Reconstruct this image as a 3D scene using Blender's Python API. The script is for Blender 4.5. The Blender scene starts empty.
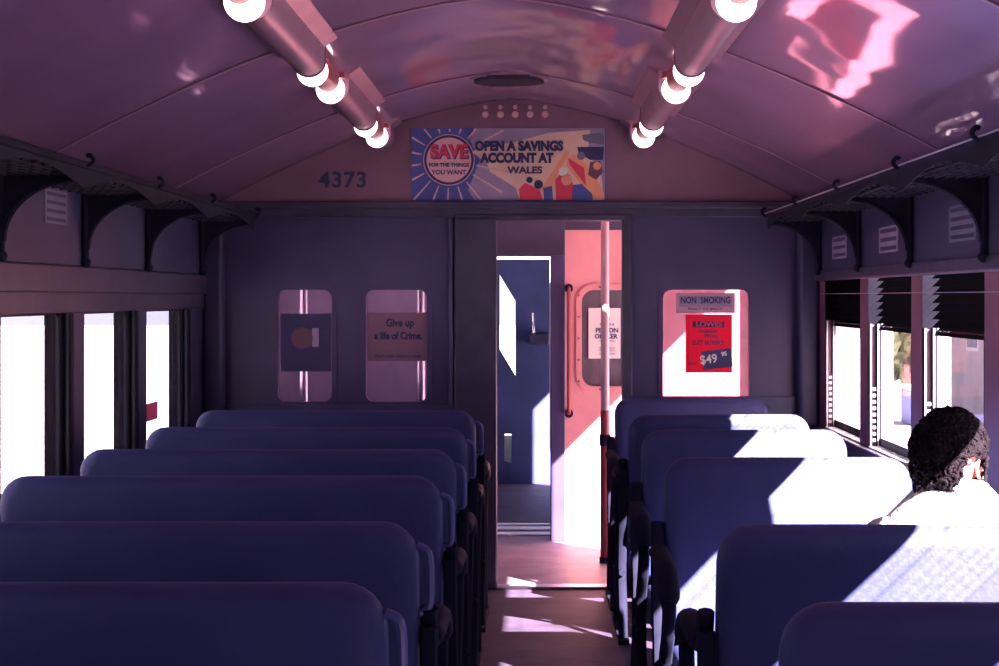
import bpy, bmesh, math, random
from mathutils import Vector, Matrix, noise, Euler
C = bpy.context.scene.collection
sc = bpy.context.scene
random.seed(7)
PI = math.pi
EYE = 1.407
F_PX = 1718.0

# ------------------------------------------------------------------ camera
cam_d = bpy.data.cameras.new('camera')
cam = bpy.data.objects.new('camera', cam_d)
C.objects.link(cam)
cam.location = (0, 0, EYE)
cam.rotation_euler = (PI/2, 0, 0)
cam_d.sensor_width = 36
cam_d.lens = 36*F_PX/999
cam_d.shift_x = -34.5/999
cam_d.shift_y = -36/999
cam_d.clip_start = .05
cam_d.clip_end = 500
sc.camera = cam

# ------------------------------------------------------------------ sky, sun, exposure
SUN_D = Vector((-.9, 1.0, -.9)).normalized()      # direction the sunlight travels
w = bpy.data.worlds.new('sky')
sc.world = w
w.use_nodes = True
bg = w.node_tree.nodes['Background']
bg.inputs['Color'].default_value = (.80, .76, 1.0, 1)
bg.inputs['Strength'].default_value = 1.65
sd = bpy.data.lights.new('sun', 'SUN')
sd.energy = 82
sd.angle = math.radians(.6)
sd.color = (1, .86, .84)
so = bpy.data.objects.new('sun', sd)
C.objects.link(so)
so.rotation_euler = SUN_D.to_track_quat('-Z', 'Y').to_euler()
so.location = (6, -3, 8)
sc.view_settings.view_transform = 'Standard'
sc.view_settings.look = 'None'
sc.view_settings.gamma = 1
sc.view_settings.use_curve_mapping = False
sc.view_settings.exposure = 0
sc.cycles.max_bounces = 10
sc.cycles.diffuse_bounces = 6
sc.cycles.transparent_max_bounces = 16
sc.cycles.sample_clamp_indirect = 16
sc.cycles.use_denoising = True

# ------------------------------------------------------------------ materials
def mat(name, col, rough=.5, metal=0, noise_amt=.12, scale=6, bump=0, bscale=40, spec=.5, coat=0, emit=None, estr=0, two=None):
    m = bpy.data.materials.new(name)
    m.use_nodes = True
    nt = m.node_tree
    b = nt.nodes['Principled BSDF']
    tc = nt.nodes.new('ShaderNodeTexCoord')
    n = nt.nodes.new('ShaderNodeTexNoise')
    n.inputs['Scale'].default_value = scale
    n.inputs['Detail'].default_value = 5
    nt.links.new(tc.outputs['Object'], n.inputs['Vector'])
    r = nt.nodes.new('ShaderNodeValToRGB')
    c0 = [max(0, c*(1-noise_amt*1.6)) for c in col] if two is None else two
    c1 = [min(1, c*(1+noise_amt)) for c in col]
    r.color_ramp.elements[0].position = .3
    r.color_ramp.elements[1].position = .7
    r.color_ramp.elements[0].color = (*c0, 1)
    r.color_ramp.elements[1].color = (*c1, 1)
    nt.links.new(n.outputs['Fac'], r.inputs['Fac'])
    nt.links.new(r.outputs['Color'], b.inputs['Base Color'])
    b.inputs['Roughness'].default_value = rough
    b.inputs['Metallic'].default_value = metal
    b.inputs['Specular IOR Level'].default_value = spec
    b.inputs['Coat Weight'].default_value = coat
    b.inputs['Coat Roughness'].default_value = .05
    if emit:
        b.inputs['Emission Color'].default_value = (*emit, 1)
        b.inputs['Emission Strength'].default_value = estr
    if bump:
        n2 = nt.nodes.new('ShaderNodeTexNoise')
        n2.inputs['Scale'].default_value = bscale
        n2.inputs['Detail'].default_value = 3 if bscale > 3 else .6
        nt.links.new(tc.outputs['Object'], n2.inputs['Vector'])
        bp = nt.nodes.new('ShaderNodeBump')
        bp.inputs['Strength'].default_value = bump
        bp.inputs['Distance'].default_value = .02
        nt.links.new(n2.outputs['Fac'], bp.inputs['Height'])
        nt.links.new(bp.outputs['Normal'], b.inputs['Normal'])
        if coat:
            nt.links.new(bp.outputs['Normal'], b.inputs['Coat Normal'])
    return m

def glass_mat(name, tint=(.98, .97, .98), dirt=.02):
    m = bpy.data.materials.new(name)
    m.use_nodes = True
    nt = m.node_tree
    for n in list(nt.nodes):
        if n.type != 'OUTPUT_MATERIAL':
            nt.nodes.remove(n)
    out = nt.nodes['Material Output']
    t = nt.nodes.new('ShaderNodeBsdfTransparent')
    t.inputs['Color'].default_value = (*tint, 1)
    g = nt.nodes.new('ShaderNodeBsdfGlossy')
    g.inputs['Roughness'].default_value = .05
    d = nt.nodes.new('ShaderNodeBsdfDiffuse')
    d.inputs['Color'].default_value = (.75, .7, .75, 1)
    lw = nt.nodes.new('ShaderNodeLayerWeight')
    lw.inputs['Blend'].default_value = .5
    pw = nt.nodes.new('ShaderNodeMath')
    pw.operation = 'POWER'
    pw.inputs[1].default_value = 5
    nt.links.new(lw.outputs['Facing'], pw.inputs[0])
    f = nt.nodes.new('ShaderNodeMath')
    f.operation = 'MULTIPLY_ADD'
    f.inputs[1].default_value = .5
    f.inputs[2].default_value = .03
    nt.links.new(pw.outputs[0], f.inputs[0])
    n = nt.nodes.new('ShaderNodeTexNoise')
    n.inputs['Scale'].default_value = 9
    mul = nt.nodes.new('ShaderNodeMath')
    mul.operation = 'MULTIPLY'
    mul.inputs[1].default_value = dirt*2
    nt.links.new(n.outputs['Fac'], mul.inputs[0])
    m1 = nt.nodes.new('ShaderNodeMixShader')
    m2 = nt.nodes.new('ShaderNodeMixShader')
    nt.links.new(mul.outputs[0], m1.inputs[0])
    nt.links.new(t.outputs[0], m1.inputs[1])
    nt.links.new(d.outputs[0], m1.inputs[2])
    nt.links.new(f.outputs[0], m2.inputs[0])
    nt.links.new(m1.outputs[0], m2.inputs[1])
    nt.links.new(g.outputs[0], m2.inputs[2])
    nt.links.new(m2.outputs[0], out.inputs[0])
    m.use_transparent_shadow = True
    return m

def paper_mat(name, col, trans=.35):
    """printed paper stuck on glass: it lets some daylight through."""
    m = bpy.data.materials.new(name)
    m.use_nodes = True
    nt = m.node_tree
    for n in list(nt.nodes):
        if n.type != 'OUTPUT_MATERIAL':
            nt.nodes.remove(n)
    out = nt.nodes['Material Output']
    n = nt.nodes.new('ShaderNodeTexNoise')
    n.inputs['Scale'].default_value = 14
    r = nt.nodes.new('ShaderNodeValToRGB')
    r.color_ramp.elements[0].color = (*[c*.85 for c in col], 1)
    r.color_ramp.elements[1].color = (*col, 1)
    nt.links.new(n.outputs['Fac'], r.inputs['Fac'])
    d = nt.nodes.new('ShaderNodeBsdfDiffuse')
    t = nt.nodes.new('ShaderNodeBsdfTranslucent')
    mx = nt.nodes.new('ShaderNodeMixShader')
    mx.inputs[0].default_value = trans
    nt.links.new(r.outputs['Color'], d.inputs['Color'])
    nt.links.new(r.outputs['Color'], t.inputs['Color'])
    nt.links.new(d.outputs[0], mx.inputs[1])
    nt.links.new(t.outputs[0], mx.inputs[2])
    nt.links.new(mx.outputs[0], out.inputs[0])
    return m

M = dict(
    ceiling=mat('gloss_enamel_ceiling', (.27, .135, .30), .36, noise_amt=.12, scale=2.5, bump=.5, bscale=1.9, coat=1),
    rib=mat('ceiling_rib', (.30, .16, .26), .4),
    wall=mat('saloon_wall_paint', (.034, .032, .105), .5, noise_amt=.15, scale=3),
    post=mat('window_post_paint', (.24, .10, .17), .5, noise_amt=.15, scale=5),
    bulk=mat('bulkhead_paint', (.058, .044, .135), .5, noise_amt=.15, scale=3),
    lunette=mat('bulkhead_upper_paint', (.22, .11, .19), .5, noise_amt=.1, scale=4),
    dark=mat('dark_timber_trim', (.055, .045, .10), .4, noise_amt=.2, scale=8),
    vfloor=mat('sunlit_vestibule_floor', (.24, .17, .22), .5, noise_amt=.2, scale=5, bump=.1, bscale=30, spec=.3),  # lighter than the saloon floor, standing in for sunshine on it
    vwall=mat('lavender_vestibule_paint', (.26, .19, .36), .5, noise_amt=.12, scale=3),
    dado=mat('dado_laminate', (.055, .055, .14), .5, noise_amt=.2, scale=6),
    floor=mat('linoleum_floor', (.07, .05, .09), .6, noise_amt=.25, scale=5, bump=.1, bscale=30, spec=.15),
    pink=mat('pink_partition_paint', (.74, .31, .34), .5, noise_amt=.08, scale=5, bump=.05),
    seat=mat('blue_vinyl', (.056, .064, .20), .55, noise_amt=.08, scale=7, bump=.12, bscale=60, spec=.3),
    piping=mat('seat_piping', (.09, .095, .26), .45, noise_amt=.1),
    iron=mat('dark_cast_iron', (.016, .016, .04), .8, metal=0, noise_amt=.2, spec=.12),
    handle=mat('highlight_blue_handle', (.10, .11, .32), .3, noise_amt=.1),  # lighter blue stands in for highlights along the seat ends
    chrome=mat('worn_chrome', (.75, .70, .75), .22, metal=1, noise_amt=.1),
    pole=mat('painted_pole', (.62, .42, .48), .3, noise_amt=.1, coat=.4),
    trunk=mat('metal_trunking', (.36, .20, .29), .33, metal=.3, noise_amt=.1),
    collar=mat('lamp_collar', (.35, .06, .09), .35, noise_amt=.1),
    lamp=mat('glowing_lamp_glass', (.9, .8, .8), .3, emit=(1, .60, .62), estr=5),
    reveal=mat('pale_window_reveal', (.70, .66, .70), .5, noise_amt=.08),
    track=mat('dark_window_track', (.013, .012, .03), .6, noise_amt=.2, spec=.2),
    alu=mat('window_track_metal', (.6, .55, .62), .35, metal=.6, noise_amt=.1),
    glass=glass_mat('window_glass'),
    slat=mat('matt_black_slat', (.008, .007, .013), .95, noise_amt=.2, spec=.05),
    frosted=paper_mat('sun_diffusing_pane', (.85, .78, .80), .75),
    dglass=glass_mat('smoky_partition_glass', (.80, .70, .80), .10),
    hair=mat('dark_brown_hair', (.010, .005, .010), .8, spec=.15, noise_amt=.4, scale=30, bump=.5, bscale=120),
    skin=mat('skin', (.62, .30, .26), .5, noise_amt=.06),
    shirt=mat('white_cotton', (.80, .78, .76), .7, noise_amt=.04, bump=.2, bscale=60),
    trouser=mat('dark_trousers', (.05, .05, .12), .8, noise_amt=.1),
    ink=mat('dark_ink', (.03, .035, .13), .6, noise_amt=.1),
    white=mat('white_print', (.80, .72, .72), .6, noise_amt=.04),
    red=mat('red_print', (.72, .05, .12), .6, noise_amt=.05),
    blue=mat('blue_print', (.07, .10, .38), .5, noise_amt=.1),
    cream=mat('cream_print', (.80, .55, .45), .6, noise_amt=.06),
    mauve=mat('mauve_print', (.34, .26, .44), .6, noise_amt=.12),
    orange=mat('orange_print', (.85, .35, .22), .6, noise_amt=.08),
    ppink=mat('pink_print', (.75, .42, .50), .6, noise_amt=.06),
    grey=mat('grey_print', (.17, .16, .26), .6, noise_amt=.08),
    bark=mat('bark', (.12, .09, .08), .9, noise_amt=.3, scale=12, bump=.5),
    leaf=mat('leaves', (.30, .34, .16), .6, noise_amt=.4, scale=8),
    ground=mat('ballast_ground', (.42, .36, .36), .9, noise_amt=.3, scale=3, bump=.4, bscale=20),
    platform=mat('platform_asphalt', (.55, .48, .48), .9, noise_amt=.15, scale=4),
    render_=mat('building_render', (.50, .42, .46), .8, noise_amt=.15, scale=1.2),
    body=mat('carriage_outside_paint', (.28, .05, .05), .5, noise_amt=.1),
    bluewall=mat('blue_partition_paint', (.06, .07, .20), .5, noise_amt=.15, scale=4),
    p_red=paper_mat('red_poster_paper', (.90, .04, .12), .45),
    p_pink=paper_mat('pink_sticker_paper', (.34, .20, .31), .3),
    p_blue=paper_mat('blue_poster_paper', (.11, .10, .24), .35),
    p_clear=paper_mat('frosted_sticker', (.62, .42, .52), .4),
    brown=mat('brown_print', (.14, .06, .10), .6),
    p_mag=paper_mat('magenta_sticker_paper', (.55, .16, .28), .5),
)

# ------------------------------------------------------------------ geometry helpers
def box(bm, lo, hi, mtx=None):
    lo, hi = Vector(lo), Vector(hi)
    c = (lo+hi)/2
    s = hi-lo
    r = bmesh.ops.create_cube(bm, size=1, matrix=Matrix.Translation(c) @ Matrix.Diagonal((*s, 1)))
    if mtx is not None:
        bmesh.ops.transform(bm, matrix=mtx, verts=r['verts'])
    return r['verts']

def tube(bm, pts, r, seg=10, cap=True, flat=1.0, closed=False):
    """tube along a polyline; r may be a list."""
    pts = [Vector(p) for p in pts]
    n = len(pts)
    rs = r if isinstance(r, (list, tuple)) else [r]*n
    rings = []
    up = None
    for i, p in enumerate(pts):
        a = pts[i-1] if i > 0 else (pts[-1] if closed else p)
        b = pts[i+1] if i < n-1 else (pts[0] if closed else p)
        t = (b-a).normalized()
        if up is None:
            up = Vector((0, 0, 1)) if abs(t.z) < .9 else Vector((0, 1, 0))
        side = t.cross(up)
        if side.length < 1e-5:
            side = t.orthogonal()
        side.normalize()
        up = side.cross(t).normalized()
        rings.append([bm.verts.new(p + side*math.cos(2*PI*k/seg)*rs[i]*flat + up*math.sin(2*PI*k/seg)*rs[i]) for k in range(seg)])
    for i in range(n-1 if not closed else n):
        A, B = rings[i], rings[(i+1) % n]
        for k in range(seg):
            bm.faces.new((A[k], A[(k+1) % seg], B[(k+1) % seg], B[k]))
    if cap and not closed:
        bm.faces.new(rings[0][::-1])
        bm.faces.new(rings[-1])

def smooth_path(pts, n=6, closed=False):
    pts = [Vector(p) for p in pts]
    out = []
    m = len(pts)
    for i in range(m if closed else m-1):
        g = lambda k: pts[k % m] if closed else pts[max(0, min(m-1, k))]
        p0, p1, p2, p3 = g(i-1), g(i), g(i+1), g(i+2)
        for j in range(n):
            t = j/n
            out.append(.5*((2*p1)+(p2-p0)*t+(2*p0-5*p1+4*p2-p3)*t*t+(3*p1-p0-3*p2+p3)*t**3))
    if not closed:
        out.append(pts[-1])
    return out

def prism(bm, pts2, f, d):
    """closed outline pts2 -> f(u,v) gives a 3D point; extruded by the vector d."""
    d = Vector(d)
    a = [bm.verts.new(Vector(f(u, v))) for u, v in pts2]
    b = [bm.verts.new(v.co + d) for v in a]
    n = len(a)
    bm.faces.new(a[::-1])
    bm.faces.new(b)
    for i in range(n):
        bm.faces.new((a[i], a[(i+1) % n], b[(i+1) % n], b[i]))

def rrect(x0, x1, z0, z1, r, n=6, rb=None):
    rb = r if rb is None else rb
    out = []
    for cx_, cz, a0, rr in ((x1-r, z1-r, 0, r), (x0+r, z1-r, PI/2, r), (x0+rb, z0+rb, PI, rb), (x1-rb, z0+rb, 1.5*PI, rb)):
        for k in range(n+1):
            a = a0 + PI/2*k/n
            out.append((cx_+rr*math.cos(a), cz+rr*math.sin(a)))
    return out

def ring_frame(bm, outer, inner, f, d):
    """frame between two outlines with the same number of points."""
    d = Vector(d)
    n = len(outer)
    o1 = [bm.verts.new(Vector(f(*p))) for p in outer]
    i1 = [bm.verts.new(Vector(f(*p))) for p in inner]
    o2 = [bm.verts.new(v.co+d) for v in o1]
    i2 = [bm.verts.new(v.co+d) for v in i1]
    for k in range(n):
        j = (k+1) % n
        bm.faces.new((o1[k], o1[j], i1[j], i1[k]))
        bm.faces.new((o2[j], o2[k], i2[k], i2[j]))
        bm.faces.new((o1[j], o1[k], o2[k], o2[j]))
        bm.faces.new((i1[k], i1[j], i2[j], i2[k]))

def obj(name, bm, m, parent=None, bevel=0, smooth=True, seg=2, loc=None):
    me = bpy.data.meshes.new(name)
    bmesh.ops.recalc_face_normals(bm, faces=bm.faces)
    bm.to_mesh(me)
    bm.free()
    for mm in (m if isinstance(m, (list, tuple)) else [m]):
        me.materials.append(M[mm] if isinstance(mm, str) else mm)
    o = bpy.data.objects.new(name, me)
    C.objects.link(o)
    if parent:
        o.parent = parent
    if loc:
        o.location = loc
    if bevel:
        b = o.modifiers.new('bevel', 'BEVEL')
        b.width = bevel
        b.segments = seg
        b.limit_method = 'ANGLE'
        b.angle_limit = math.radians(50)
    if smooth:
        for p in me.polygons:
            p.use_smooth = True
        me.set_sharp_from_angle(angle=math.radians(42))
    return o

def thing(name, label, cat, loc=(0, 0, 0), rz=0, group=None):
    o = bpy.data.objects.new(name, None)
    o.empty_display_size = .1
    C.objects.link(o)
    o.location = loc
    o.rotation_euler = (0, 0, rz)
    return tag(o, label, cat, group)

def tag(o, label, cat, group=None, kind=None):
    o['label'] = label
    o['category'] = cat
    if group:
        o['group'] = group
    if kind:
        o['kind'] = kind
    return o

def struct(name, bm, m, parent=None, **k):
    o = obj(name, bm, m, parent, **k)
    if not parent:
        o['kind'] = 'structure'
    return o

def copy_tree(o, parent=None):
    c = o.copy()
    C.objects.link(c)
    c.parent = parent
    for ch in list(o.children):
        copy_tree(ch, c)
    return c

def text(name, s, m, parent, size, loc, rot=(PI/2, 0, 0), sx=1.0, bold=.0, align='CENTER', ext=.0004, shear=0, space=1.0):
    cu = bpy.data.curves.new(name, 'FONT')
    cu.body = s
    cu.size = size
    cu.align_x = align
    cu.align_y = 'CENTER'
    cu.extrude = ext
    cu.offset = bold
    cu.shear = shear
    cu.space_character = space
    cu.resolution_u = 4
    cu.materials.append(M[m])
    tmp = bpy.data.objects.new(name, cu)
    me = bpy.data.meshes.new_from_object(tmp)
    bpy.data.objects.remove(tmp)
    me.name = name
    o = bpy.data.objects.new(name, me)
    C.objects.link(o)
    o.parent = parent
    o.location = loc
    o.rotation_euler = rot
    o.scale = (sx, 1, 1)
    return o

def Z(off):
    return EYE+off

# ------------------------------------------------------------------ dimensions
CX = -.11
XL, XR = -1.585, 1.365
TW = .10                       # wall thickness
DB = 8.30                      # saloon bulkhead
DP = 9.90                      # vestibule partition
Y0 = -1.6                      # rear end of the saloon

def ceil_z(x):
    a = abs(x-CX)
    return .95-.29*a**1.55

# ------------------------------------------------------------------ saloon shell
bm = bmesh.new()
box(bm, (XL-TW, Y0, -.08), (XR+TW, DB+.03, 0))
struct('floor', bm, 'floor')

def shell(bm, y0, y1, off=0, th=.03, n=36, lo=XL, hi=XR):
    P = []
    for k in range(n+1):
        x = lo+(hi-lo)*k/n
        P.append((x, EYE+ceil_z(x)+off))
    Q = [(x, z+th) for x, z in P][::-1]
    prism(bm, P+Q, lambda u, v: (u, y0, v), (0, y1-y0, 0))

bm = bmesh.new()
n = 36
ys = 90
vs = []
for j in range(ys+1):
    y = Y0+(DB+.02-Y0)*j/ys
    vs.append([bm.verts.new((XL-.02+(XR-XL+.04)*k/n, y, EYE+ceil_z(XL-.02+(XR-XL+.04)*k/n))) for k in range(n+1)])
for j in range(ys):
    for k in range(n):
        bm.faces.new((vs[j][k], vs[j][k+1], vs[j+1][k+1], vs[j+1][k]))
ce = struct('ceiling', bm, 'ceiling')
so_ = ce.modifiers.new('thickness', 'SOLIDIFY')
so_.thickness = .03
so_.offset = 1

for i, y in enumerate((.2, 1.85, 3.62, 5.42, 7.22)):
    bm = bmesh.new()
    shell(bm, y, y+.022, off=-.006, th=.004)
    struct('trim_%d' % (i+1), bm, 'rib')

R_POSTS = [7.105, 6.13, 5.12, 4.20, 3.28, 2.30, 1.32, .34, -.64]
L_POSTS = [6.955, 5.98, 5.03, 4.10, 3.17, 2.24, 1.30, .36, -.58]

def wall(side):
    x0, x1 = (XR, XR+TW) if side > 0 else (XL-TW, XL)
    bm = bmesh.new()
    sill = Z(-.62) if side > 0 else Z(-.68)
    top = Z(.19) if side > 0 else Z(-.05)
    box(bm, (x0, Y0, 0), (x1, DB+.02, sill))
    box(bm, (x0, Y0, top), (x1, DB+.02, Z(.50)))
    ends = [8.06 if side > 0 else 7.93]
    posts = R_POSTS if side > 0 else L_POSTS
    hw = .085 if side > 0 else .065
    if side > 0:
        rng = [(8.06, DB+.02)]+[((p-hw, p+hw) if abs(p-4.2) > .1 else (p-hw, p)) for p in posts if abs(p-3.28) > .1]+[(Y0, -1.3)]
    else:
        rng = [(7.93, DB+.02)]+[(p-hw, p+hw) for p in posts]+[(Y0, -1.2)]
    for a, b in rng:
        box(bm, (x0, a, sill), (x1, b, top))
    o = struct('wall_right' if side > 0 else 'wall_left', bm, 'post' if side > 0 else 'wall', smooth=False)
    return rng, sill, top
rngR, sillR, topR = wall(1)
rngL, sillL, topL = wall(-1)

# upper wall lining, waist rail and dado on both sides
for side, nm in ((1, 'right'), (-1, 'left')):
    x = XR if side > 0 else XL
    bm = bmesh.new()
    box(bm, (min(x, x-side*.012), Y0, Z(.11)), (max(x, x-side*.012), DB, Z(.44)))
    struct('trim_panel_%s' % nm, bm, 'wall', smooth=False)
    bm = bmesh.new()
    box(bm, (min(x, x-side*.022), Y0, Z(.075 if side > 0 else .015)), (max(x, x-side*.022), DB, Z(.125 if side > 0 else .105)))
    if side < 0:
        box(bm, (x, Y0, Z(-.055)), (x+.01, DB, Z(.02)))
    struct('trim_rail_%s' % nm, bm, 'dark', bevel=.008)
    bm = bmesh.new()
    box(bm, (min(x, x-side*.03), Y0, Z(-.665 if side > 0 else -.72)), (max(x, x-side*.03), DB, Z(-.615 if side > 0 else -.68)))
    struct('trim_sill_%s' % nm, bm, 'dark', bevel=.008)
    bm = bmesh.new()
    box(bm, (min(x, x-side*.012), Y0, .1), (max(x, x-side*.012), DB, Z(-.665 if side > 0 else -.72)))
    struct('trim_dado_%s' % nm, bm, 'dado', smooth=False)
    bm = bmesh.new()
    box(bm, (min(x, x-side*.025), Y0, 0), (max(x, x-side*.025), DB, .1))
    struct('baseboard_%s' % nm, bm, 'dark', bevel=.005)

# bright metal bead under the right rail
bm = bmesh.new()
tube(bm, [(XR-.003, Y0, Z(.015)), (XR-.003, DB, Z(.015))], .0014, 6)
struct('trim_bead_right', bm, 'alu')

wn = 0
def windows(side, rng, sill, top):
    """frames, tracks, panes and (right side) the slatted ventilators."""
    global wn
    gaps = []
    for i in range(len(rng)-1):
        gaps.append((rng[i+1][1], rng[i][0]))
    for a, b in gaps:
        wn += 1
        xi = XR if side > 0 else XL
        X = lambda t: xi+side*t
        def bx(bm, t0, t1, ya, yb, za, zb):
            box(bm, (min(X(t0), X(t1)), ya, za), (max(X(t0), X(t1)), yb, zb))
        root = bpy.data.objects.new('window_%d' % wn, None)
        C.objects.link(root)
        root['kind'] = 'structure'
        ztop = Z(-.11) if side > 0 else top
        # outer half of the reveal: pale where sunlit, coloured black for left-side shade
        bm = bmesh.new()
        bx(bm, .055, TW, b-.006, b, sill, ztop)
        bx(bm, .055, TW, a, a+.006, sill, ztop)
        bx(bm, .0, TW+.02, a, b, sill-.0, sill+.012)
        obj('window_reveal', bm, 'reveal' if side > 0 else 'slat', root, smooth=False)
        # tracks: two dark grooves with a thin metal strip
        bm = bmesh.new()
        for ya, yb in ((b-.022, b-.0005), (a+.0005, a+.022)):
            bx(bm, .003, .013, ya, yb, sill, ztop)
            bx(bm, .032, .042, ya, yb, sill, ztop)
        obj('window_track', bm, 'track', root, smooth=False)
        bm = bmesh.new()
        for ya in (b-.026, a+.022):
            bx(bm, .004, .010, ya, ya+.004, sill, ztop)
            bx(bm, .034, .040, ya, ya+.004, sill, ztop)
        if side > 0:
            k = 0
            while sill+.03+k*.026 < ztop-.25:
                zz = sill+.03+k*.026
                bx(bm, .016, .030, b-.018, b-.0005, zz, zz+.013)
                k += 1
        obj('track_strip', bm, 'alu' if side > 0 else 'slat', root, smooth=False)  # left strips blackened like the shaded reveal
        # glazed sash
        bm = bmesh.new()
        if side > 0:
            bx(bm, .045, .053, a+.001, a+.014, sill+.012, ztop)
            bx(bm, .045, .053, b-.014, b-.001, sill+.012, ztop)
            bx(bm, .045, .053, a+.014, b-.014, sill+.012, sill+.045)
        else:
            f = lambda u, v: (X(.045), u, v)
            ring_frame(bm, rrect(a+.001, b-.001, sill+.012, ztop, .012, 3), rrect(a+.015, b-.015, sill+.045, ztop-.012, .025, 3), f, (side*.012, 0, 0))
        sa = obj('window_frame', bm, 'track', root)
        bm = bmesh.new()
        bx(bm, .048, .051, a+.012, b-.012, sill+.03, ztop-.008)
        obj('glass_pane', bm, 'frosted' if side > 0 and a > 7 else 'glass', sa, smooth=False)  # farthest right pane made translucent to hold back direct sun
        if side > 0:
            # ventilator: slats tilted 45 degrees, inner edge low
            bm = bmesh.new()
            s = .034
            k = 0
            z = Z(-.108)
            while z < Z(.20):
                vv = box(bm, (-.038, a, -.0005), (.038, b, .0005), Matrix.Translation((X(.062), 0, z)) @ Matrix.Rotation(-PI/4, 4, 'Y'))
                z += .0285
            obj('ventilator_slat', bm, 'slat', root, smooth=False)
            bm = bmesh.new()
            for yc, yd in ((a, a+.004), (b-.004, b)):
                bx(bm, .001, TW-.001, yc, yd, Z(-.11), Z(.188))
            obj('jamb_shade_lining', bm, 'slat', root, smooth=False)  # black linings added so the sunlit jamb ends look shaded
            if a > 7:
                bm = bmesh.new()
                bx(bm, .101, .11, a-.02, b+.02, Z(-.12), Z(.20))
                obj('sun_block_board', bm, 'slat', root, smooth=False)  # board added outside the slats to keep sun off the bulkhead
windows(1, rngR, sillR, topR)
windows(-1, rngL, sillL, topL)

# rear end wall (behind the camera)
bm = bmesh.new()
box(bm, (XL-TW, Y0-.05, 0), (XR+TW, Y0, Z(.97)))
struct('wall_back', bm, 'bulk', smooth=False)

# ------------------------------------------------------------------ bulkhead
def bulkhead_piece(bm, y0, y1, x0, x1, z0, z1):
    box(bm, (x0, y0, z0), (x1, y1, z1))
W_B = [(-1.237, -.976), (-.812, -.517), (.623, 1.039)]
OX0, OX1, OZ = -.179, .425, Z(.367)
WZ0, WZ1 = Z(-.507), Z(.035)
bm = bmesh.new()
ya, yb = DB, DB+.04
xs = [XL, W_B[0][0], W_B[0][1], W_B[1][0], W_B[1][1], OX0]
box(bm, (XL, ya, 0), (OX0, yb, WZ0))
box(bm, (XL, ya, WZ1), (OX0, yb, Z(.40)))
for a, b in ((XL, W_B[0][0]), (W_B[0][1], W_B[1][0]), (W_B[1][1], OX0)):
    box(bm, (a, ya, WZ0), (b, yb, WZ1))
box(bm, (OX0, ya, OZ), (OX1, yb, Z(.40)))
box(bm, (OX1, ya, 0), (XR, yb, WZ0))
box(bm, (OX1, ya, WZ1), (XR, yb, Z(.40)))
for a, b in ((OX1, W_B[2][0]), (W_B[2][1], XR)):
    box(bm, (a, ya, WZ0), (b, yb, WZ1))
# rounded corners of the three openings
for a, b in W_B:
    for (cx_, cz, sx_, sz) in ((a, WZ0, 1, 1), (b, WZ0, -1, 1), (a, WZ1, 1, -1), (b, WZ1, -1, -1)):
        r = .042
        pts = [(cx_, cz)]
        for k in range(7):
            t = PI/2*k/6
            pts.append((cx_+sx_*(r-r*math.sin(t)), cz+sz*(r-r*math.cos(t))))
        prism(bm, pts, lambda u, v: (u, ya, v), (0, yb-ya, 0))
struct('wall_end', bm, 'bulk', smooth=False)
# upper lunette
bm = bmesh.new()
P = [(XL, Z(.38))]
for k in range(41):
    x = XL+(XR-XL)*k/40
    P.append((x, EYE+ceil_z(x)+.01))
P.append((XR, Z(.38)))
prism(bm, P, lambda u, v: (u, DB+.002, v), (0, .036, 0))
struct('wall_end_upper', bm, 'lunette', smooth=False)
bm = bmesh.new()
box(bm, (XL, DB-.035, Z(.425)), (XR, DB, Z(.462)))
box(bm, (XL, DB-.02, Z(.385)), (XR, DB, Z(.43)))
struct('trim_cornice', bm, 'dark', bevel=.006)
bm = bmesh.new()
box(bm, (XL, DB-.012, .0), (-.385, DB, Z(-.52)))
box(bm, (.47, DB-.03, .0), (XR, DB, Z(-.478)))
struct('trim_dado_end', bm, 'dado', bevel=.004)
# door casing
bm = bmesh.new()
box(bm, (-.385, DB-.03, 0), (OX0, DB+.05, Z(.39)))
box(bm, (OX1, DB-.03, 0), (.475, DB+.05, Z(.39)))
box(bm, (-.385, DB-.03, OZ), (.475, DB+.05, Z(.40)))
struct('trim_doorway', bm, 'dark', bevel=.008)
bm = bmesh.new()
box(bm, (-.41, DB-.034, Z(-.52)), (-.392, DB-.0, Z(.38)))
struct('trim_doorway_bead', bm, 'bulk', bevel=.004)
# corner pillars where the side walls meet the bulkhead
bm = bmesh.new()
box(bm, (XR-.10, DB-.10, Z(-.62)), (XR, DB, Z(.40)))
struct('trim_corner_right', bm, 'wall', bevel=.02)
bm = bmesh.new()
box(bm, (XL, DB-.10, Z(-.62)), (XL+.10, DB, Z(.40)))
struct('trim_corner_left', bm, 'wall', bevel=.02)
# window frames of the bulkhead
for i, (a, b) in enumerate(W_B):
    wn += 1
    root = bpy.data.objects.new('window_%d' % wn, None)
    C.objects.link(root)
    root['kind'] = 'structure'
    bm = bmesh.new()
    ring_frame(bm, rrect(a-.022, b+.022, WZ0-.022, WZ1+.022, .06), rrect(a-.001, b+.001, WZ0-.001, WZ1+.001, .042), lambda u, v: (u, DB-.006, v), (0, .006, 0))
    obj('window_frame', bm, 'bulk', root)
    bm = bmesh.new()
    box(bm, (a-.005, DB+.018, WZ0-.005), (b+.005, DB+.022, WZ1+.005))
    obj('glass_pane', bm, 'dglass', root, smooth=False)

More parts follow.
